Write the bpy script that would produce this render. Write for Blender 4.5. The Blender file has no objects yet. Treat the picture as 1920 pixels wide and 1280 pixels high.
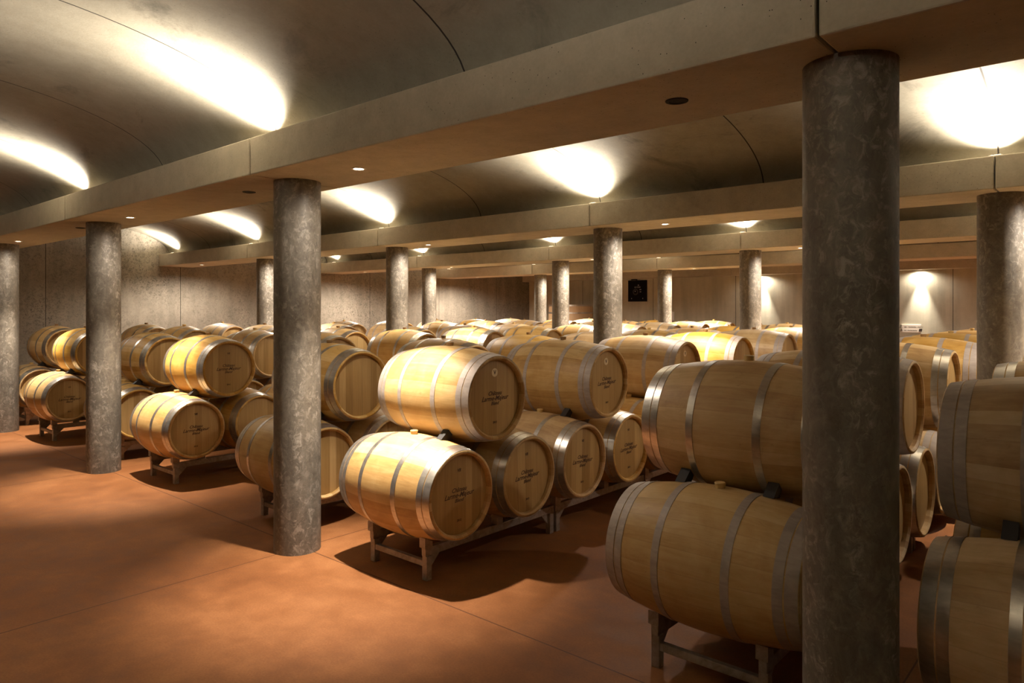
import bpy, bmesh, math, random
from mathutils import Vector, Matrix

random.seed(7)
S = 1.1                      # metres per layout unit (camera eye at 1.6 units = 1.76 m)
PI = math.pi
scene = bpy.context.scene
col = scene.collection

# ------------------------------------------------------------------ camera
YAW = 0.71953
cam_d = bpy.data.cameras.new('camera')
cam = bpy.data.objects.new('camera', cam_d)
col.objects.link(cam)
cam.location = (0, 0, 1.6 * S)
cam.rotation_euler = (PI / 2, 0, YAW)
cam_d.sensor_width = 36.0
cam_d.lens = 1332.69 / 1920 * 36
cam_d.shift_y = -(640 - 578.7) / 1920
cam_d.clip_end = 200
scene.camera = cam

# ------------------------------------------------------------------ world, exposure
w = bpy.data.worlds.new('world')
scene.world = w
w.use_nodes = True
w.node_tree.nodes['Background'].inputs[0].default_value = (1.0, 0.8, 0.6, 1)
w.node_tree.nodes['Background'].inputs[1].default_value = 0.0
scene.view_settings.view_transform = 'Standard'
scene.view_settings.look = 'None'
scene.view_settings.exposure = -0.08
scene.view_settings.gamma = 1.0
scene.view_settings.use_curve_mapping = False

# ------------------------------------------------------------------ layout constants (units)
CX = [-0.744 - 3.463 * i for i in range(-1, 5)]       # column lines, index 0 is right of the camera
COLX = {i: -0.744 - 3.463 * i for i in range(-2, 5)}
ROWY = {j: 2.626 + 3.718 * j for j in range(-2, 5)}
H = 2.445                                             # underside of the beams
BT = 2.680                                            # top of the beams
WL, WR = -14.6, 6.2                                   # left and right wall
WB, WF = 17.5, -4.81                                  # back wall, wall behind the camera

UP_COL = (1.0, 0.895, 0.755)
DN_COL = (1.0, 0.88, 0.75)
UP_W = 640.0
DN_W = 620.0

# ------------------------------------------------------------------ helpers
def tag(o, label=None, cat=None, group=None, kind=None):
    if label: o['label'] = label
    if cat: o['category'] = cat
    if group: o['group'] = group
    if kind: o['kind'] = kind
    return o

def mesh_obj(name, bm, mat, parent=None, smooth=True, loc=(0, 0, 0)):
    bmesh.ops.recalc_face_normals(bm, faces=bm.faces[:])
    me = bpy.data.meshes.new(name)
    bm.to_mesh(me); bm.free()
    if smooth:
        me.polygons.foreach_set('use_smooth', [True] * len(me.polygons))
        me.update()
        if hasattr(me, 'set_sharp_from_angle'):
            me.set_sharp_from_angle(angle=math.radians(35))
    if mat: me.materials.append(mat)
    o = bpy.data.objects.new(name, me)
    col.objects.link(o)
    o.location = loc
    if parent: o.parent = parent
    return o

def empty(name, loc, rz=0.0):
    o = bpy.data.objects.new(name, None)
    o.empty_display_size = 0.1
    col.objects.link(o)
    o.location = loc
    o.rotation_euler = (0, 0, rz)
    return o

def kids(o): return [c for c in list(bpy.data.objects) if c.parent == o]

def copy_tree(children_map, o, parent=None):
    c = o.copy(); col.objects.link(c); c.parent = parent
    for ch in children_map.get(o.name, []):
        copy_tree(children_map, ch, c)
    return c

def add_box(bm, x0, x1, y0, y1, z0, z1, bevel=0.0, mtx=None):
    g = bmesh.ops.create_cube(bm, size=1.0)
    vs = g['verts']
    for v in vs:
        v.co = Vector(((x0 + x1) / 2 + v.co.x * (x1 - x0), (y0 + y1) / 2 + v.co.y * (y1 - y0), (z0 + z1) / 2 + v.co.z * (z1 - z0)))
    if bevel:
        es = list({e for v in vs for e in v.link_edges})
        r = bmesh.ops.bevel(bm, geom=es, offset=bevel, segments=2, affect='EDGES', profile=0.5)
        vs = list({v for f in r['faces'] for v in f.verts} | {v for v in vs if v.is_valid})
    if mtx is not None:
        bmesh.ops.transform(bm, matrix=mtx, verts=vs)
    return vs

def lathe_x(bm, prof, seg=56, closed=True, cap=False):
    """revolve (x, r) profile about the X axis"""
    rings = []
    for x, r in prof:
        if r < 1e-6:
            rings.append([bm.verts.new((x, 0, 0))])
        else:
            rings.append([bm.verts.new((x, r * math.cos(2 * PI * k / seg), r * math.sin(2 * PI * k / seg))) for k in range(seg)])
    n = len(rings)
    for a in range(n if closed else n - 1):
        A, B = rings[a], rings[(a + 1) % n]
        if len(A) == 1 and len(B) == 1: continue
        for k in range(seg):
            k2 = (k + 1) % seg
            if len(A) == 1: bm.faces.new((A[0], B[k2], B[k]))
            elif len(B) == 1: bm.faces.new((A[k], A[k2], B[0]))
            else: bm.faces.new((A[k], A[k2], B[k2], B[k]))

def lathe_z(bm, prof, seg=48, closed=False, off=(0, 0, 0)):
    n0 = len(bm.verts)
    lathe_x(bm, prof, seg, closed)
    bm.verts.ensure_lookup_table()
    for v in bm.verts[n0:]:
        v.co = Vector((v.co.y + off[0], v.co.z + off[1], v.co.x + off[2]))

# ------------------------------------------------------------------ node helpers
class NT:
    def __init__(s, name):
        s.m = bpy.data.materials.new(name); s.m.use_nodes = True
        s.t = s.m.node_tree; s.n = s.t.nodes; s.l = s.t.links
        s.b = s.n['Principled BSDF']
    def new(s, typ, **kw):
        n = s.n.new(typ)
        for k, v in kw.items(): setattr(n, k, v)
        return n
    def link(s, a, b): s.l.new(a, b)
    def inp(s, node, idx, v):
        if hasattr(v, 'default_value') or isinstance(v, bpy.types.NodeSocket): s.l.new(v, node.inputs[idx])
        else: node.inputs[idx].default_value = v
    def math(s, op, a, b=None, c=None, clamp=False):
        n = s.new('ShaderNodeMath', operation=op, use_clamp=clamp)
        s.inp(n, 0, a)
        if b is not None: s.inp(n, 1, b)
        if c is not None: s.inp(n, 2, c)
        return n.outputs[0]
    def coords(s, kind='Object'):
        return s.new('ShaderNodeTexCoord').outputs[kind]
    def mapping(s, vec, scale=(1, 1, 1), loc=(0, 0, 0)):
        n = s.new('ShaderNodeMapping'); s.link(vec, n.inputs[0])
        s.inp(n, 'Scale', scale) if False else None
        n.inputs['Scale'].default_value = scale; n.inputs['Location'].default_value = loc
        return n.outputs[0]
    def noise(s, vec, scale, detail=4, rough=.55, dist=0.0):
        n = s.new('ShaderNodeTexNoise'); s.link(vec, n.inputs['Vector'])
        n.inputs['Scale'].default_value = scale; n.inputs['Detail'].default_value = detail
        n.inputs['Roughness'].default_value = rough; n.inputs['Distortion'].default_value = dist
        return n.outputs['Fac']
    def voro(s, vec, scale, feature='F1'):
        n = s.new('ShaderNodeTexVoronoi', feature=feature); s.link(vec, n.inputs['Vector'])
        n.inputs['Scale'].default_value = scale
        return n
    def ramp(s, fac, stops, interp='LINEAR'):
        n = s.new('ShaderNodeValToRGB'); s.link(fac, n.inputs[0])
        r = n.color_ramp; r.interpolation = interp
        while len(r.elements) < len(stops): r.elements.new(0.5)
        for e, (p, c) in zip(r.elements, stops):
            e.position = p; e.color = (c if len(c) == 4 else (*c, 1)) if not isinstance(c, float) else (c, c, c, 1)
        return n.outputs[0]
    def mix(s, fac, a, b, mode='MIX'):
        n = s.new('ShaderNodeMix', data_type='RGBA', blend_type=mode)
        s.inp(n, 0, fac)
        s.inp(n, 6, a if not isinstance(a, tuple) else (*a, 1)); s.inp(n, 7, b if not isinstance(b, tuple) else (*b, 1))
        return n.outputs[2]
    def sep(s, vec):
        n = s.new('ShaderNodeSeparateXYZ'); s.link(vec, n.inputs[0]); return n.outputs
    def comb(s, x, y, z):
        n = s.new('ShaderNodeCombineXYZ'); s.inp(n, 0, x); s.inp(n, 1, y); s.inp(n, 2, z); return n.outputs[0]
    def bump(s, h, strength=.3, dist=.01):
        n = s.new('ShaderNodeBump'); s.link(h, n.inputs['Height'])
        n.inputs['Strength'].default_value = strength; n.inputs['Distance'].default_value = dist
        s.link(n.outputs[0], s.b.inputs['Normal'])
    def color(s, c): s.inp(s.b, 'Base Color', c if not isinstance(c, tuple) else (*c, 1)); return s
    def rough(s, r): s.inp(s.b, 'Roughness', r); return s
    def metal(s, v): s.inp(s.b, 'Metallic', v); return s
    def spec(s, v): s.b.inputs['Specular IOR Level'].default_value = v; return s

def line_mask(nt, coord, period, offset, width):
    """1 on thin lines every `period` of a coordinate (metres)"""
    a = nt.math('ADD', coord, -offset + 1000 * period)
    m = nt.math('MODULO', a, period)
    d = nt.math('MINIMUM', m, nt.math('SUBTRACT', period, m))
    return nt.math('LESS_THAN', d, width)

def concrete(name, lo, hi, joints=None, dark=(0.03, 0.025, 0.02), pits=1.0, stain=0.35, rough=.85, big=0.5, jw=0.006, streak=False):
    t = NT(name); v = t.coords()
    n1 = t.noise(v, big, 6, .6, .4)
    n2 = t.noise(v, 7.0, 6, .65)
    n3 = t.noise(v, 60.0, 3, .6)
    f = t.math('ADD', t.math('MULTIPLY', n1, .55), t.math('MULTIPLY', n2, .30))
    f = t.math('ADD', f, t.math('MULTIPLY', n3, .15))
    c = t.ramp(f, [(.33, lo), (.66, hi)])
    if streak:
        sv = t.mapping(v, (3.5, 3.5, .35))
        sn = t.ramp(t.noise(sv, .8, 4, .6), [(.40, .80), (.6, 1.0)])
        c = t.mix(1.0, c, sn, 'MULTIPLY')
    vo = t.voro(v, 38.0)
    pit = t.math('LESS_THAN', vo.outputs['Distance'], .085)
    pn = t.math('GREATER_THAN', t.noise(v, 2.3, 3), .5)
    pit = t.math('MULTIPLY', pit, t.math('MULTIPLY', pn, .75 * pits))
    c = t.mix(pit, c, dark)
    st = t.ramp(t.noise(v, 1.3, 8, .7, .8), [(.57, 0.0), (.72, 1.0)])
    c = t.mix(t.math('MULTIPLY', st, stain), c, tuple(x * .45 for x in lo))
    if joints:
        s = t.sep(v)
        for ax, period, off in joints:
            c = t.mix(line_mask(t, s[ax], period, off, jw), c, dark)
    if pits > 1.5:
        sp = t.ramp(t.noise(v, 24.0, 6, .8, .8), [(.50, 0.0), (.60, 1.0)])
        sm = t.ramp(t.noise(v, .6, 3, .6), [(.36, .15), (.60, .85)])
        c = t.mix(t.math('MULTIPLY', sp, sm), c, tuple(x * .38 for x in lo))
    t.color(c).rough(rough).spec(.3)
    hh = t.math('ADD', t.math('MULTIPLY', n2, .6), t.math('MULTIPLY', n3, .25))
    hh = t.math('SUBTRACT', hh, t.math('MULTIPLY', pit, .6))
    t.bump(hh, .35, .008)
    return t.m

P = 3.463 * S
M = {}
M['beam'] = concrete('beam_concrete', (.34, .30, .225), (.57, .51, .395), pits=1.3, stain=.25)
M['vault'] = concrete('vault_concrete', (.20, .18, .135), (.35, .32, .25), joints=[(0, P / 2, COLX[1] * S)], stain=.8, big=.45)
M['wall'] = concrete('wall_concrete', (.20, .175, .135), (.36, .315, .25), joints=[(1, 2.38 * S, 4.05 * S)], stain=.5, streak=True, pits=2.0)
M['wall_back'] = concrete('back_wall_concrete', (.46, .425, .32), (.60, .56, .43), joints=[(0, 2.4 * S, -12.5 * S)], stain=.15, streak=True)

# floor: stained terracotta screed with saw-cut joints on the column lines
t = NT('terracotta_floor'); v = t.coords(); s = t.sep(v)
n1 = t.noise(v, .55, 6, .6, .5); n2 = t.noise(v, 5, 6, .65); n3 = t.noise(v, 90, 2)
f = t.math('ADD', t.math('MULTIPLY', n1, .5), t.math('ADD', t.math('MULTIPLY', n2, .35), t.math('MULTIPLY', n3, .15)))
c = t.ramp(f, [(.34, (.125, .044, .014)), (.5, (.205, .080, .027)), (.66, (.30, .13, .05))])
jj = t.math('MAXIMUM', line_mask(t, s[0], P, COLX[1] * S, .0045), line_mask(t, s[1], 3.718 * S, 2.66 * S, .0045))
c = t.mix(jj, c, (.09, .035, .015))
t.color(c).rough(t.ramp(n2, [(.3, .55), (.7, .75)])).spec(.12)
t.bump(t.math('SUBTRACT', t.math('MULTIPLY', n3, .2), t.math('MULTIPLY', jj, 1.0)), .3, .004)
M['floor'] = t.m

# columns: steel-skinned, mottled galvanised surface
t = NT('mottled_column'); v = t.coords()
vv = t.mapping(v, (1, 1, .55))
wn = t.noise(vv, 5.5, 8, .7, 2.2)
w2 = t.noise(t.mapping(v, (1, 1, .2)), 4.0, 4, .6)
w3 = t.noise(v, 26, 5, .7, 1.2)
f = t.math('ADD', t.math('MULTIPLY', wn, .45), t.math('ADD', t.math('MULTIPLY', w2, .3), t.math('MULTIPLY', w3, .25)))
c = t.ramp(f, [(.38, (.085, .072, .056)), (.50, (.145, .125, .098)), (.62, (.22, .193, .155))])
fl = t.ramp(t.noise(t.mapping(v, (1, 1, .8)), 21, 6, .72, .9), [(.50, 0.0), (.64, 1.0)])
fm = t.ramp(t.noise(t.mapping(v, (1, 1, .18)), 4.5, 4, .6, .5), [(.42, .2), (.58, 1.0)])
c = t.mix(t.math('MULTIPLY', fl, t.math('MULTIPLY', fm, .7)), c, (.44, .40, .335))
dk = t.ramp(t.noise(v, 31, 4, .7, 1.5), [(.34, 1.0), (.42, 0.0)])
c = t.mix(t.math('MULTIPLY', dk, .5), c, (.07, .058, .045))
t.color(c).rough(t.ramp(w3, [(.35, .42), (.65, .65)])).metal(.12).spec(.45)
t.bump(t.math('ADD', wn, t.math('MULTIPLY', fl, .2)), .2, .005)
M['column'] = t.m
M['dark'] = NT('dark_gap').color((.012, .01, .008)).rough(.9).m

def oak(name, axis_lathe=True):
    """staves around the local X axis; random tone per stave and per barrel"""
    t = NT(name); v = t.coords(); s = t.sep(v)
    oi = t.new('ShaderNodeObjectInfo').outputs['Random']
    ang = t.math('ARCTAN2', s[1], s[2])
    u = t.math('MULTIPLY', t.math('ADD', t.math('DIVIDE', ang, 2 * PI), .5), 27.0)
    u = t.math('ADD', u, t.math('MULTIPLY', t.math('SINE', t.math('MULTIPLY', u, 2.1)), .18))
    idx = t.math('FLOOR', u); fr = t.math('FRACT', u)
    wn = t.new('ShaderNodeTexWhiteNoise', noise_dimensions='2D')
    t.link(t.comb(idx, t.math('MULTIPLY', oi, 97.0), 0.0), wn.inputs['Vector'])
    ro = t.math('MULTIPLY', oi, 31.0)
    gv = t.comb(t.math('ADD', t.math('MULTIPLY', s[0], 1.6), ro), t.math('MULTIPLY', s[1], 22.0), t.math('ADD', t.math('MULTIPLY', s[2], 22.0), t.math('MULTIPLY', idx, .9)))
    g = t.noise(gv, 2.2, 6, .65, .6)
    bl = t.noise(t.comb(t.math('ADD', s[0], ro), s[1], t.math('ADD', s[2], ro)), 4.5, 5, .6, 1.0)
    f = t.math('ADD', t.math('MULTIPLY', wn.outputs['Value'], .26), t.math('ADD', t.math('MULTIPLY', g, .34), t.math('MULTIPLY', bl, .40)))
    c = t.ramp(f, [(.27, (.34, .175, .045)), (.42, (.48, .285, .088)), (.55, (.58, .375, .145)), (.72, (.68, .485, .235))])
    hs = t.new('ShaderNodeHueSaturation'); t.link(c, hs.inputs['Color'])
    t.inp(hs, 'Value', t.math('ADD', t.math('MULTIPLY', oi, .22), .89))
    t.inp(hs, 'Saturation', t.math('ADD', t.math('MULTIPLY', t.math('FRACT', t.math('MULTIPLY', oi, 7.7)), .34), .80))
    c = hs.outputs[0]
    # flecks and stains
    st = t.ramp(t.noise(t.comb(t.math('ADD', s[0], ro), t.math('MULTIPLY', s[1], 1.5), t.math('ADD', s[2], ro)), 9, 7, .75, 1.4), [(.62, 0.0), (.72, 1.0)])
    c = t.mix(t.math('MULTIPLY', st, .55), c, (.25, .135, .045))
    seam = t.math('LESS_THAN', t.math('MINIMUM', fr, t.math('SUBTRACT', 1.0, fr)), .018)
    c = t.mix(t.math('MULTIPLY', seam, .22), c, (.22, .13, .06))
    t.color(c).rough(t.ramp(g, [(.3, .42), (.7, .58)])).spec(.35)
    t.bump(t.math('SUBTRACT', t.math('MULTIPLY', g, .25), t.math('MULTIPLY', seam, .3)), .15, .003)
    return t.m
M['oak'] = oak('oak_staves')

# barrel head: vertical boards (local Y bands)
t = NT('oak_head'); v = t.coords(); s = t.sep(v)
oi = t.new('ShaderNodeObjectInfo').outputs['Random']
u = t.math('ADD', t.math('MULTIPLY', s[1], 12.5), t.math('MULTIPLY', oi, 9.0))
u = t.math('ADD', u, t.math('MULTIPLY', t.math('SINE', t.math('MULTIPLY', u, 1.7)), .2))
idx = t.math('FLOOR', u); fr = t.math('FRACT', u)
wn = t.new('ShaderNodeTexWhiteNoise', noise_dimensions='2D'); t.link(t.comb(idx, t.math('MULTIPLY', oi, 71.0), 0.0), wn.inputs['Vector'])
g = t.noise(t.comb(t.math('MULTIPLY', s[1], 24.0), t.math('ADD', t.math('MULTIPLY', s[2], 1.5), t.math('MULTIPLY', oi, 50)), idx), 2.0, 6, .65, .5)
f = t.math('ADD', t.math('MULTIPLY', wn.outputs['Value'], .45), t.math('MULTIPLY', g, .55))
c = t.ramp(f, [(.25, (.34, .205, .07)), (.5, (.44, .28, .105)), (.75, (.54, .365, .155))])
seam = t.math('LESS_THAN', t.math('MINIMUM', fr, t.math('SUBTRACT', 1.0, fr)), .03)
c = t.mix(t.math('MULTIPLY', seam, .3), c, (.2, .11, .045))
t.color(c).rough(.5).spec(.35); t.bump(g, .1, .003)
M['head'] = t.m

def hoopmat(name, base, rough, metal):
    t = NT(name); v = t.coords(); oi = t.new('ShaderNodeObjectInfo').outputs['Random']
    n = t.noise(t.mapping(v, (1, 3, 3)), 9, 5, .65, .8)
    c = t.mix(t.ramp(n, [(.35, 0.0), (.7, 1.0)]), tuple(x * .72 for x in base), base)
    t.color(c).metal(metal).rough(t.math('ADD', t.math('MULTIPLY', n, .22), rough)); t.bump(n, .06, .002)
    return t.m
M['hoop'] = hoopmat('galvanised_hoop_steel', (.74, .70, .64), .22, .9)
M['hoop_matt'] = hoopmat('matt_zinc_hoop_steel', (.47, .395, .335), .5, .3)
M['bung'] = NT('beeswax_bung').color((.62, .42, .16)).rough(.5).m
M['bung_brown'] = NT('brown_silicone_bung').color((.26, .15, .06)).rough(.45).m
M['brand'] = NT('burnt_brand_ink').color((.065, .028, .012)).rough(.7).m
M['badge'] = NT('pale_stamp').color((.80, .66, .42)).rough(.55).m
t = NT('galvanised_rack_steel'); n = t.noise(t.coords(), 14, 5, .7, .8)
t.color(t.ramp(n, [(.35, (.24, .20, .165)), (.65, (.42, .36, .31))])).metal(.55).rough(.48); M['rack'] = t.m
M['rubber'] = NT('black_rubber').color((.02, .017, .015)).rough(.55).m
t = NT('lamp_lens'); t.b.inputs['Emission Color'].default_value = (1, .88, .7, 1); t.b.inputs['Emission Strength'].default_value = 28; M['lens'] = t.m
t = NT('uplight_lens'); t.b.inputs['Emission Color'].default_value = (1, .9, .75, 1); t.b.inputs['Emission Strength'].default_value = 14; M['uplens'] = t.m
M['fix'] = NT('white_enamel').color((.75, .72, .66)).rough(.4).m
M['blackpanel'] = NT('black_panel').color((.006, .005, .006)).rough(.6).spec(.1).m
M['whiteink'] = NT('white_print').color((.42, .40, .39)).rough(.6).m
M['greyink'] = NT('grey_print').color((.03, .028, .028)).rough(.6).m
M['blackink'] = NT('black_print').color((.03, .02, .015)).rough(.6).m
M['card'] = NT('cream_board').color((.72, .66, .56)).rough(.7).m

# ------------------------------------------------------------------ lights
def spot(name, loc, direction, watts, color, angle, blend, radius=.03, parent=None):
    d = bpy.data.lights.new(name, 'SPOT')
    d.energy = watts; d.color = color; d.spot_size = math.radians(angle); d.spot_blend = blend
    d.shadow_soft_size = radius
    o = bpy.data.objects.new(name, d); col.objects.link(o)
    o.rotation_mode = 'QUATERNION'
    o.rotation_quaternion = Vector(direction).to_track_quat('-Z', 'Y')
    o.location = loc
    if parent: o.parent = parent
    return o

ROWNAME = {-1: 'beam behind the camera', 0: 'nearest beam', 1: 'second beam', 2: 'third beam', 3: 'fourth beam', 4: 'back wall beam'}
COLNAME = {-1: 'right of the photo', 0: 'nearest the camera', 1: 'second from right', 2: 'third from right', 3: 'fourth from right', 4: 'at the left wall'}

def ring_mesh():
    bm = bmesh.new()
    lathe_z(bm, [(0.004, .052), (-.004, .050), (-.006, .040), (-.004, .034), (.012, .032)], 28)
    return bm
down_protos = {}
def downlight(x, j, lit):
    wt = DN_W * {0: 1.3, 1: .8, 2: 1.25, 3: 1.5, 4: 1.0}[j]
    loc = (x * S, (ROWY[j] - .012) * S, H * S)
    r = empty('recessed_downlight', loc)
    key = lit
    if key not in down_protos:
        a = mesh_obj('trim_ring', ring_mesh(), M['fix'] if lit else M['dark'], r)
        bm = bmesh.new(); lathe_z(bm, [(-.002, 0.0), (-.002, .033)], 24)
        b = mesh_obj('lamp_lens', bm, M['lens'] if lit else M['dark'], r)
        down_protos[key] = (a, b)
    else:
        for q in down_protos[key]:
            c2 = q.copy(); col.objects.link(c2); c2.parent = r
    if lit:
        spot('downlight_lamp', (0, 0, -.012), (0, 0, -1), wt, DN_COL, 64 if j == 0 else 46 if j == 4 else 74, .85, .025, r)
        spot('downlight_spill', (0, 0, -.012), (0, 0, -1), wt * (.09 if j == 0 else .12 if j == 4 else .8 if x < -13 else .42), DN_COL, 168, .6, .03, r)
    return r

up_proto = []
def uplight(x, j, side=-1, watts=None, tilt=.34):
    y = (ROWY[j] + side * .262)
    r = empty('uplight_spot', (x * S, y * S, BT * S))
    if not up_proto:
        bm = bmesh.new(); add_box(bm, -.045, .045, -.03, .03, 0, .014, .003)
        a = mesh_obj('housing', bm, M['fix'], r)
        bm = bmesh.new(); add_box(bm, -.034, .034, -.022, .022, .0142, .0155)
        b = mesh_obj('lamp_glass', bm, M['uplens'], r, False)
        up_proto.extend([a, b])
    else:
        for q in up_proto:
            c2 = q.copy(); col.objects.link(c2); c2.parent = r
    q = spot('uplight_lamp', (0, 0, .035), (-.10, side * tilt, 1), watts or UP_W, UP_COL, 164, 1.0, .03, r)
    q.scale = (.55, 1, 1)          # oval beam spread across the vault
    return r

DOWN = {  # row -> list of (x, lit)
    0: [(-3.52, 1), (-6.98, 1), (-10.5, 1), (-4.82, 0), (-8.28, 0), (-1.40, 0)],
    1: [(-3.52, 1), (-7.02, 1), (-10.46, 1), (-13.46, 1), (-.06, 1)],
    2: [(-3.49, 1), (-6.98, 1), (-10.45, 1), (-13.3, 1), (-.06, 1)],
    3: [(-3.50, 1), (-6.98, 1), (-10.45, 1), (-13.3, 1), (-.06, 1)],
    4: [(-3.50, 1), (-6.98, 1)],
}
for j, lst in DOWN.items():
    for x, lit in lst:
        r = downlight(x, j, lit)
        near = min(range(0, 5), key=lambda i: abs(COLX[i] - x))
        st = 'lit' if lit else 'unlit'
        sd = 'right of' if x > COLX[near] else 'left of'
        tag(r, '%s round recessed downlight in the %s, %s column line %s' % (st, ROWNAME[j], sd, COLNAME[near]), 'downlight', 'recessed downlights in the beams')
        if j == 4:
            r.location.y = (WB - .12) * S
for j in range(-1, 4):
    for i in range(-1, 5):
        x = COLX[i]
        if i == 4: x = -14.15
        if j == -1 and i == 4: continue
        if j == 0 and i in (-1, 0): continue
        r = uplight(x, j, 1 if j == -1 else -1, UP_W * ({-1: 1.2, 0: 1.35, 1: 1.0, 2: .45, 3: .25}[i] if j == -1 else .45 if i == 4 else .7 if (i, j) == (0, 1) else 1.0))
        tag(r, 'small uplight on the %s, column line %s' % (ROWNAME[j], COLNAME[i]), 'uplight', 'uplights on the beam ledges')

# ------------------------------------------------------------------ room shell
def struct(name, bm, mat, smooth=False):
    o = mesh_obj(name, bm, mat, None, smooth); o['kind'] = 'structure'; return o
bm = bmesh.new(); add_box(bm, (WL - .3) * S, (WR + .3) * S, (WF - .3) * S, (WB + .4) * S, -.2, 0); struct('floor', bm, M['floor'])
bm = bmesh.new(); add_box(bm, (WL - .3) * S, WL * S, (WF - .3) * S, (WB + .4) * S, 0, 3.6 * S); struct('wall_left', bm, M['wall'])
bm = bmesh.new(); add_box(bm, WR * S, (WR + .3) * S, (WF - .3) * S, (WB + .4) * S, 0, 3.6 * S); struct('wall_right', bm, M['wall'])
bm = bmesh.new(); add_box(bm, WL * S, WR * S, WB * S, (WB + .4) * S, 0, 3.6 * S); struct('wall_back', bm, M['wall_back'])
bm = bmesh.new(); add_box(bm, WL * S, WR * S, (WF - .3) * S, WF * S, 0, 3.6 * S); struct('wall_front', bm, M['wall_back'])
# vaults: elliptical shells between beam rows
bm = bmesh.new()
TH = .16
for j in range(-2, 4):
    yc = (ROWY[j] + ROWY[j + 1]) / 2
    a, b = 1.724, .545
    pts = []
    n = 40
    for k in range(n + 1):
        th = PI * k / n
        pts.append((yc - a * math.cos(th), BT + b * math.sin(th)))
    xs = (WL, WR)
    vs = []
    for x in xs:
        vs.append([bm.verts.new((x * S, y * S, z * S)) for y, z in pts])
    for k in range(n):
        bm.faces.new((vs[0][k], vs[0][k + 1], vs[1][k + 1], vs[1][k]))
    # top cover of the shell
    tv = [[bm.verts.new((x * S, y * S, 3.5 * S)) for y in (ROWY[j], ROWY[j + 1])] for x in xs]
    bm.faces.new((tv[0][0], tv[0][1], tv[1][1], tv[1][0]))
    for side, k in ((0, 0), (1, n)):
        yy = ROWY[j] if side == 0 else ROWY[j + 1]
        bv = [bm.verts.new((x * S, yy * S, BT * S)) for x in xs]
        bm.faces.new((vs[0][k], bv[0], bv[1], vs[1][k]))
struct('ceiling', bm, M['vault'], True)

# ------------------------------------------------------------------ beams
bays = [(4, 3), (3, 2), (2, 1), (1, 0), (0, -1)]
BAYN = {4: 'leftmost bay by the left wall', 3: 'fourth bay from right', 2: 'third bay from right', 1: 'bay between nearest and second columns', 0: 'rightmost bay over the camera side'}
tn = 0
for j in range(-1, 5):
    for (ia, ib) in bays:
        x0 = COLX[ia] if ia != 4 else WL
        x1 = COLX[ib] if ib != -1 else WR
        g = .006
        bm = bmesh.new()
        y0, y1 = ROWY[j] - .335 - .005, ROWY[j] + .335 - .005
        if j == 4: y0, y1 = ROWY[j] - .34, WB
        if j == 4: y1 = WB - .0005
        add_box(bm, x0 * S + (g if ia != 4 else 0), x1 * S - (g if ib != -1 else 0), y0 * S, y1 * S, H * S, BT * S, .008)
        o = mesh_obj('concrete_beam', bm, M['beam'], None, False)
        tag(o, 'long pale concrete %s, %s' % (ROWNAME[j] if 'camera' not in ROWNAME[j] else 'beam behind camera', BAYN[ia]), 'beam', 'concrete beams carrying the vaults')
    # thin dark filler in the joint keeps the slot black but closed
# ------------------------------------------------------------------ columns
colmesh = None
CN = {(0, 0): 'thick mottled concrete column nearest the camera, right of centre',
      (1, 0): 'mottled grey column standing left of centre beside the front barrel stack',
      (2, 0): 'mottled grey column standing third from right under the nearest beam',
      (3, 0): 'mottled grey column cut by the left edge of the photo',
      (0, 1): 'dark column at the right edge under the second beam',
      (1, 1): 'column under the second beam, right of the photo centre',
      (2, 1): 'half-lit column under the second beam, left of the photo centre',
      (3, 1): 'column under the second beam, mostly behind the second front column',
      (1, 2): 'column under the third beam, just left of the nearest column',
      (2, 2): 'column under the third beam near the standing wooden vat',
      (3, 2): 'column under the third beam nearest the left wall',
      (1, 3): 'column under the fourth beam hidden behind the nearest column',
      (2, 3): 'pale distant column right of the black wall panel',
      (3, 3): 'distant column near the far left corner of the cellar',
      (0, 2): 'column under the third beam beyond the right edge',
      (0, 3): 'column under the fourth beam beyond the right edge'}
for (i, j), lab in CN.items():
    if (i, j) in ((0, 2), (0, 3)): continue
    if colmesh is None:
        bm = bmesh.new(); R = .152
        lathe_z(bm, [(0, 0), (0, R * S), (.02, R * S), (H * S - .02, R * S), (H * S - .0005, R * S), (H * S - .0005, 0)], 72)
        o = mesh_obj('round_column', bm, M['column'], None, True); colmesh = o
    else:
        o = colmesh.copy(); col.objects.link(o)
    o.location = (COLX[i] * S, ROWY[j] * S, 0)
    o.rotation_euler = (0, 0, random.random() * 6)
    tag(o, lab, 'column', 'round columns under the beams')

# ------------------------------------------------------------------ barrel
BL, BR, Br = .86 * S, .3095 * S, .258 * S        # length, bilge radius, head radius (outer)
def rad(x): return BR - (BR - Br) * (abs(2 * x / BL)) ** 1.9
def body_bm():
    bm = bmesh.new(); prof = []
    n = 26
    for k in range(n + 1):
        x = -BL / 2 + BL * k / n
        if k == 0: prof += [(x, rad(x) - .006), (x + .004, rad(x))]
        elif k == n: prof += [(x - .004, rad(x)), (x, rad(x) - .006)]
        else: prof.append((x, rad(x)))
    e = BL / 2
    prof += [(e, Br - .014), (e - .012, Br - .026), (e - .05, Br - .026), (-e + .05, Br - .026), (-e + .012, Br - .026), (-e, Br - .014)]
    lathe_x(bm, prof, 64, True)
    return bm
def head_bm(sgn):
    bm = bmesh.new(); x = sgn * (BL / 2 - .034)
    lathe_x(bm, [(x, 0.0), (x, Br - .036), (x - sgn * .003, Br - .0262), (x - sgn * .015, Br - .0262), (x - sgn * .015, 0.0)], 56, False)
    return bm
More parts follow.
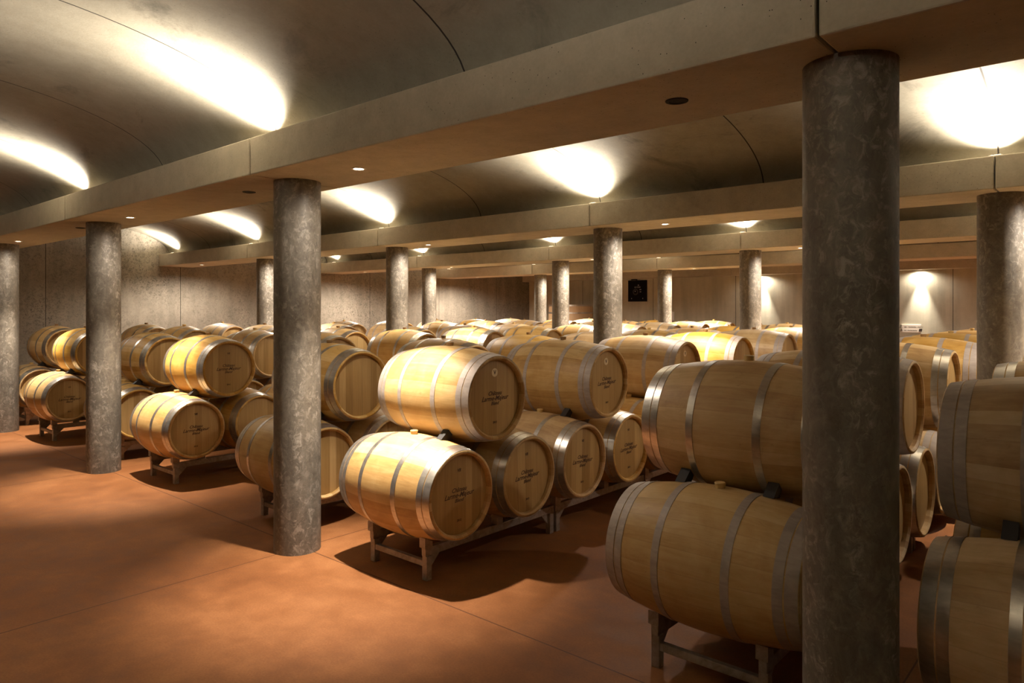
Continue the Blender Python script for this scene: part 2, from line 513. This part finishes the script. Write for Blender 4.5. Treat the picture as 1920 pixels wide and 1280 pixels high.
def hoop_bm(x0, x1, rivet=True, seg=64):
    bm = bmesh.new(); th = .0022
    n = 3; prof = []
    for k in range(n + 1):
        x = x0 + (x1 - x0) * k / n; prof.append((x, rad(x) + th))
    for k in range(n, -1, -1):
        x = x0 + (x1 - x0) * k / n; prof.append((x, rad(x) + .0003))
    lathe_x(bm, prof, seg, True)
    if rivet:
        xm = (x0 + x1) / 2
        for a in (-.05, .0, .05):
            g = bmesh.ops.create_uvsphere(bm, u_segments=8, v_segments=5, radius=.0045)
            r = rad(xm) + th
            for vv in g['verts']: vv.co = Vector((vv.co.x + xm, r * math.sin(a + .32) + vv.co.y, r * math.cos(a + .32) + vv.co.z * .8))
    return bm
e = BL / 2
HOOPS = [('chime_hoop', e - .058, e - .006), ('quarter_hoop', e - .106, e - .064), ('bilge_hoop', .152, .190)]
def text_bm(lines, bm=None):
    """lines: (text, size, y, z, shear) laid on the +X head, readable from +X; raised 0.6 mm"""
    bm = bmesh.new()
    for (s_, size, yc, zc, sh) in lines:
        cu = bpy.data.curves.new('t', 'FONT'); cu.body = s_; cu.size = size; cu.align_x = 'CENTER'; cu.align_y = 'CENTER'
        cu.shear = sh; cu.extrude = .0004; cu.resolution_u = 2; cu.offset = .0006
        ob = bpy.data.objects.new('t', cu); col.objects.link(ob)
        bpy.context.view_layer.update()
        me = bpy.data.meshes.new_from_object(ob.evaluated_get(bpy.context.evaluated_depsgraph_get()))
        bpy.data.objects.remove(ob)
        n0 = len(bm.verts); bm.from_mesh(me); bm.verts.ensure_lookup_table()
        for v in bm.verts[n0:]:
            v.co = Vector((v.co.z, v.co.x + yc, v.co.y + zc))
        bpy.data.meshes.remove(me)
    return bm
def build_barrel(matt, brand, badge, bungmat, simple=False):
    hm = M['hoop_matt'] if matt else M['hoop']
    r = empty('oak_barrel', (0, 0, 0))
    if simple:
        pass
    st = mesh_obj('stave_body', body_bm(), M['oak'], r)
    for sg in (1, -1):
        h = mesh_obj('barrel_head', head_bm(sg), M['head'], r)
        if sg == 1: hd = h
    for nm, a, b in HOOPS:
        mesh_obj(nm, hoop_bm(a, b), hm, r)
        mesh_obj(nm, hoop_bm(-b, -a), hm, r)
    bm = bmesh.new(); lathe_z(bm, [(0, 0), (0, .023), (.026, .027), (.030, .024), (.030, 0)], 20, False, (0, 0, BR - .004))
    mesh_obj('bung', bm, bungmat, r)
    if brand:
        bm = text_bm([('Château', .040, 0, .030, .35), ('Larme-Majeur', .046, .0, -.004, .45), ('Blend', .034, .0, -.038, .35), ('2012', .020, .0, -.168, .2)])
        o = mesh_obj('brand_mark', bm, M['brand'], hd, False, (BL / 2 - .0335, 0, 0))
    if badge == 1:
        bm = bmesh.new(); x = BL / 2 - .0336
        lathe_x(bm, [(x, 0), (x, .030), (x - .001, .030)], 24, False)
        for v in bm.verts: v.co.z += .172
        o = mesh_obj('round_badge', bm, M['badge'], hd)
        bm = text_bm([('V', .04, 0, .172, 0)]); mesh_obj('badge_mark', bm, M['brand'], hd, False, (BL / 2 - .0328, 0, 0))
    elif badge == 2:
        bm = text_bm([('VII', .028, 0, .155, .2)]); mesh_obj('cooper_mark', bm, M['brand'], hd, False, (BL / 2 - .0335, 0, 0))
    return r

protos = {}
used = set()
CH = {}
def cmap():
    CH.clear()
    for o in bpy.data.objects:
        if o.parent: CH.setdefault(o.parent.name, []).append(o)
def barrel(key, x, y, z, label, group, roll=0.0):
    if key not in protos:
        protos[key] = build_barrel(*key); cmap()
        r = protos[key]
    elif key not in used:
        r = protos[key]
    else:
        r = copy_tree(CH, protos[key])
    used.add(key)
    r.location = (x * S, y * S, z * S)
    r.rotation_euler = (roll, 0, 0)
    tag(r, label, 'barrel', group)
    return r

ORD = ['first', 'second', 'third', 'fourth', 'fifth', 'sixth', 'seventh', 'eighth', 'ninth', 'tenth', 'eleventh', 'twelfth', 'thirteenth', 'fourteenth', 'fifteenth', 'sixteenth', 'seventeenth', 'eighteenth', 'nineteenth', 'twentieth', 'twenty-first', 'twenty-second']
SP = .621
ZB, ZT = .509, 1.048
B0, BB = M['bung'], M['bung_brown']
# line: x, y of the first bottom barrel, z offset, number of upper barrels, description
LINES = {
    'E': (-.12, 2.94, 0, 5, 'line at the right edge'),
    'D': (-1.365, 2.94, 0, 7, 'line behind the nearest column'),
    'C': (-3.39, 2.94, 0, 8, 'line right of the second column'),
    'B': (-4.84, 3.00, -.03, 9, 'line left of the second column'),
    'A': (-6.85, 2.98, -.012, 10, 'line right of the third column'),
    'A2': (-8.35, 3.06, -.02, 10, 'line left of the third column'),
    'Z': (-10.1, 2.94, 0, 10, 'line right of the leftmost column'),
    'Z2': (-11.73, 3.08, 0, 9, 'line left of the leftmost column'),
}
CUSTOM = {
    ('C', 't', 0): ((True, True, 1, BB), 'upper oak barrel with matt grey hoops and round badge, left of the photo centre'),
    ('C', 'b', 0): ((False, True, 2, B0), 'front lower oak barrel with yellow bung on rack beside the second column'),
    ('C', 't', 1): ((True, True, 1, BB), 'upper oak barrel with round badge, second in line right of the second column'),
    ('C', 'b', 1): ((False, True, 2, B0), 'lower oak barrel right behind the front one beside the second column'),
    ('C', 'b', 2): ((False, True, 2, B0), 'lower oak barrel third from the front, line right of the second column'),
    ('C', 'b', 3): ((False, True, 2, B0), 'lower oak barrel fourth from the front, line right of the second column'),
    ('C', 't', 2): ((True, True, 1, BB), 'upper oak barrel with badge near head top, third in line right of second column'),
    ('D', 't', 0): ((False, False, 0, B0), 'large upper oak barrel with shiny hoops, partly behind the nearest column'),
    ('D', 'b', 0): ((True, False, 0, B0), 'large lower oak barrel with matt hoops, partly behind the nearest column'),
    ('E', 't', 0): ((True, False, 0, B0), 'upper oak barrel with wide grey hoops cut by the right edge'),
    ('E', 'b', 0): ((False, False, 0, B0), 'lower oak barrel with steel hoops cut by the right edge'),
    ('B', 't', 0): ((False, False, 0, BB), 'upper oak barrel with blank head just right of the second column'),
    ('B', 'b', 0): ((False, False, 0, B0), 'lower oak barrel mostly hidden behind the second column'),
    ('A', 't', 0): ((False, True, 2, BB), 'upper front oak barrel with branded head, between third and second columns'),
    ('A', 'b', 0): ((False, True, 2, B0), 'lower front oak barrel with yellow bung, between third and second columns'),
    ('A2', 't', 0): ((False, False, 0, BB), 'shaded upper oak barrel just right of the third column'),
    ('A2', 'b', 0): ((False, False, 0, B0), 'shaded lower oak barrel mostly behind the third column'),
    ('Z', 't', 0): ((False, False, 0, BB), 'upper front oak barrel just left of the third column'),
    ('Z', 'b', 0): ((False, True, 2, B0), 'lower front oak barrel with yellow bung, just left of the third column'),
    ('Z2', 't', 0): ((False, False, 0, BB), 'dark upper oak barrel beside the column at the left edge'),
    ('Z2', 'b', 0): ((False, False, 0, B0), 'dark lower oak barrel beside the column at the left edge'),
}
for L, (x, y0, dz, nt_, desc) in LINES.items():
    nb = 2 * nt_
    for k in range(nb):
        key, lab = CUSTOM.get(('' + L, 'b', k), ((k % 3 == 1 and L in 'CD', L in ('C',), 0, B0), 'oak barrel on the lower tier, %s from the front, %s' % (ORD[k], desc)))
        jx = 0 if (L, 'b', k) in CUSTOM else random.uniform(-.012, .012)
        barrel(key, x + jx, y0 + SP * k, ZB + dz, lab, 'oak barrels on the lower tier', random.choice((0, .03, -.03)) if k else 0)
    for k in range(nt_):
        mt = random.random() < .45
        key, lab = CUSTOM.get((L, 't', k), ((mt, False, 0, BB if random.random() < .75 else B0), 'oak barrel on the upper tier, %s from the front, %s' % (ORD[k], desc)))
        jx = 0 if (L, 't', k) in CUSTOM else random.uniform(-.02, .02)
        barrel(key, x + jx, y0 + SP * (.5 + 2 * k), ZT + dz, lab, 'oak barrels on the upper tier', random.uniform(-.04, .04) if k else 0)

# ------------------------------------------------------------------ racks (each carries two barrels)
def build_rack():
    r = empty('barrel_rack', (0, 0, 0))
    hx = .245 * S; zt = .195 * S; Ly = 2 * SP * S - .02
    for sx in (-1, 1):
        bm = bmesh.new(); add_box(bm, sx * hx - .02, sx * hx + .02, 0, Ly, zt - .055, zt, .004)
        mesh_obj('side_rail', bm, M['rack'], r, False)
    for yy in (.03, Ly - .03):
        bm = bmesh.new(); add_box(bm, -hx, hx, yy - .016, yy + .016, .095 * S - .02, .095 * S + .02, .004)
        mesh_obj('cross_bar', bm, M['rack'], r, False)
        for sx in (-1, 1):
            bm = bmesh.new()
            add_box(bm, sx * hx - .023, sx * hx + .023, yy - .023, yy + .023, 0, zt - .0555, .004)
            # flared gusset beside the leg, under the rail
            d = 1 if yy < .1 else -1
            g = [bm.verts.new((sx * hx + a, yy + d * b_, c_)) for a in (-.005, .005) for b_, c_ in ((.0225, zt - .056), (.11, zt - .056), (.0225, .07))]
            bm.faces.new(g[:3]); bm.faces.new(g[3:])
            for q in range(3): bm.faces.new((g[q], g[(q + 1) % 3], g[3 + (q + 1) % 3], g[3 + q]))
            mesh_obj('leg', bm, M['rack'], r, False)
    xl = hx
    Rr = rad(xl)
    for n in range(2):
        yc = .14 * S - .0 + n * SP * S
        for sx in (-1, 1):
            for sy in (-1, 1):
                # wedge saddle whose slanted face touches the barrel
                bm = bmesh.new()
                ys = [yc + sy * .10, yc + sy * .165]
                zs = [zt + .001, zt + .001, ZB * S - math.sqrt(Rr ** 2 - (.165) ** 2) - .003, ZB * S - math.sqrt(Rr ** 2 - (.10) ** 2) - .003]
                pts = [(ys[0], zs[0]), (ys[1], zs[1]), (ys[1], zs[2]), (ys[0], max(zs[3], zs[0] + .002))]
                a = [bm.verts.new((sx * xl - .028, p[0], p[1])) for p in pts]
                b_ = [bm.verts.new((sx * xl + .028, p[0], p[1])) for p in pts]
                bm.faces.new(a); bm.faces.new(b_)
                for q in range(4): bm.faces.new((a[q], a[(q + 1) % 4], b_[(q + 1) % 4], b_[q]))
                mesh_obj('saddle_block', bm, M['rack'], r, False)
    return r
rack0 = build_rack(); cmap()
first = True
for L, (x, y0, dz, nt_, desc) in LINES.items():
    for k in range(nt_):
        r = rack0 if first else copy_tree(CH, rack0)
        first = False
        r.location = (x * S, (y0 - .14 + 2 * SP * k) * S, 0)
        r.scale = (1, 1, (ZB + dz) / ZB if dz else 1)
        tag(r, 'low steel barrel rack, %s from the front, %s' % (ORD[k], desc), 'rack', 'steel racks under the lower barrels')

# ------------------------------------------------------------------ wedge chocks under the upper barrels
def wedge_bm(off):
    """rubber chock filling the crevice between a lower barrel and the upper one; origin at the lower barrel's axis"""
    bm = bmesh.new(); R1 = rad(off) + .0015
    uc = Vector((.5 * SP * S, (ZT - ZB) * S))
    lo, up = [], []
    for a in (.06, .14, .22, .29):
        p = Vector((math.sin(a), math.cos(a))) * R1
        lo.append(p); up.append(uc + (p - uc).normalized() * R1)
    poly = lo + up[::-1]
    A = [bm.verts.new((-.026, p.x, p.y)) for p in poly]; B = [bm.verts.new((.026, p.x, p.y)) for p in poly]
    bm.faces.new(A); bm.faces.new(B)
    for q in range(len(poly)): bm.faces.new((A[q], A[(q + 1) % len(poly)], B[(q + 1) % len(poly)], B[q]))
    return bm
wproto = None
off = .205 * S
for L, (x, y0, dz, nt_, desc) in LINES.items():
    for k in range(min(3, nt_)):
        for sx in ((1, -1) if k == 0 and L in 'DE' else (1,)):
            if wproto is None:
                wproto = mesh_obj('rubber_chock', wedge_bm(off), M['rubber'], None, False); o = wproto
            else:
                o = wproto.copy(); col.objects.link(o)
            o.location = (x * S + sx * off, (y0 + SP * 2 * k) * S, (ZB + dz) * S)
            tag(o, '%s black rubber chock under %s upper barrel, %s' % ('right' if sx == 1 else 'left', ORD[k], desc), 'chock', 'rubber chocks between barrel tiers')

# ------------------------------------------------------------------ far things
# tall wooden vat with steel hoops
vx, vy = -12.25 * S, 16.55 * S
vat = empty('wooden_vat', (vx, vy, 0))
tag(vat, 'large upright wooden vat with steel hoops in the far left corner', 'vat')
def vr(z): return (.74 - .07 * z / 1.9) * S * .93
t = NT('vat_wood'); v = t.coords(); s = t.sep(v)
u = t.math('MULTIPLY', t.math('ARCTAN2', s[1], s[0]), 7.0); wn = t.new('ShaderNodeTexWhiteNoise', noise_dimensions='1D'); t.link(t.math('FLOOR', u), wn.inputs['W'])
t.color(t.ramp(wn.outputs['Value'], [(0, (.50, .33, .17)), (1, (.62, .42, .24))])).rough(.5); M['vat'] = t.m
bm = bmesh.new(); lathe_z(bm, [(.08, 0), (.08, vr(.08)), (1.0, vr(1.0)), (1.89, vr(1.89)), (1.89, vr(1.89) - .05), (1.80, vr(1.8) - .05), (1.80, 0)], 64)
mesh_obj('staves', bm, M['vat'], vat)
bm = bmesh.new(); lathe_z(bm, [(0, 0), (0, .5), (.08, .5), (.08, 0)], 48); mesh_obj('plinth', bm, M['beam'], vat)
for zc in (.3, .75, 1.25, 1.63, 1.86):
    bm = bmesh.new(); r0 = vr(zc)
    lathe_z(bm, [(zc - .022, vr(zc - .022) + .001), (zc - .022, vr(zc - .022) + .005), (zc + .022, vr(zc + .022) + .005), (zc + .022, vr(zc + .022) + .001)], 64, True)
    mesh_obj('steel_hoop', bm, M['hoop'], vat)

# black wall panel with white print
px, pz = -10.59, 2.105
pan = empty('wall_panel', (px * S, WB * S, pz * S))
tag(pan, 'black square panel with small white print on the back wall', 'sign')
bm = bmesh.new(); add_box(bm, -.30 * S, .30 * S, -.045, -.001, -.30 * S, .30 * S, .006); mesh_obj('board', bm, M['blackpanel'], pan, False)
def flat_text(lines, mat, parent, name, yoff):
    bm = bmesh.new()
    for (s_, size, xc, zc, sh) in lines:
        b2 = text_bm([(s_, size, xc, zc, sh)])
        me = bpy.data.meshes.new('t'); b2.to_mesh(me); b2.free()
        n0 = len(bm.verts); bm.from_mesh(me); bm.verts.ensure_lookup_table(); bpy.data.meshes.remove(me)
        for v in bm.verts[n0:]: v.co = Vector((v.co.y, -v.co.x + yoff, v.co.z))
    return mesh_obj(name, bm, mat, parent, False)
flat_text([('LE CHAI', .06, .01, .115, .1)], M['whiteink'], pan, 'white_lettering', -.0462)
bm = bmesh.new()
tri = [(.02, .165), (.075, .165), (.04, .205)]
vsf = [bm.verts.new((a, -.0465, b)) for a, b in tri]; vsb = [bm.verts.new((a, -.0452, b)) for a, b in tri]
bm.faces.new(vsf); bm.faces.new(vsb)
for q in range(3): bm.faces.new((vsf[q], vsf[(q + 1) % 3], vsb[(q + 1) % 3], vsb[q]))
mesh_obj('roof_emblem', bm, M['whiteink'], pan, False)
bm = bmesh.new()
for a, b, ww, hh in ((.115, .04, .06, .022), (.118, -.03, .05, .02), (-.20, -.235, .02, .03), (.20, -.235, .02, .03), (-.07, -.01, .03, .03)):
    add_box(bm, a - ww / 2, a + ww / 2, -.0465, -.0452, b - hh / 2, b + hh / 2)
mesh_obj('grey_marks', bm, M['whiteink'], pan, False)
bm = bmesh.new(); lathe_z(bm, [(-.0003, .06), (-.0003, .10), (.0006, .10), (.0006, .06)], 32, True)
for v in bm.verts: v.co = Vector((v.co.x - .06, -.0458 + v.co.z, v.co.y - .03))
mesh_obj('ring_mark', bm, M['greyink'], pan, False)
# small lamp bracket above the panel
bm = bmesh.new(); add_box(bm, -.16, .02, -.09, -.001, 0, .05, .01)
o = mesh_obj('lamp_bracket', bm, M['greyink'], None, False, ((px - .03) * S, WB * S, 2.345 * S)); o.location.z = 2.415 * S - .0
o.location.z = (2.405) * S - .012
tag(o, 'small grey bracket fixed to the wall above the black panel', 'bracket')
# lettering board by the back wall
brd = empty('lettered_board', (-3.69 * S, (WB) * S, 1.17 * S))
tag(brd, 'small cream board with two lines of black lettering on the back wall', 'sign')
bm = bmesh.new(); add_box(bm, -.19 * S, .19 * S, -.02, -.001, -.085 * S, .085 * S, .003); mesh_obj('board', bm, M['card'], brd, False)
flat_text([('E. ~ ~~~ ~~', .10, 0, .04, .2), ('& ~ ~~~~ ■', .09, 0, -.045, .2)], M['blackink'], brd, 'black_lettering', -.0212)
# junction box
bm = bmesh.new(); add_box(bm, -.05, .05, -.06, -.001, -.13, .13, .008)
o = mesh_obj('junction_box', bm, M['fix'], None, False, (-9.485 * S, WB * S, 1.4 * S))
tag(o, 'narrow pale electrical box on the back wall beside a distant column', 'junction box')
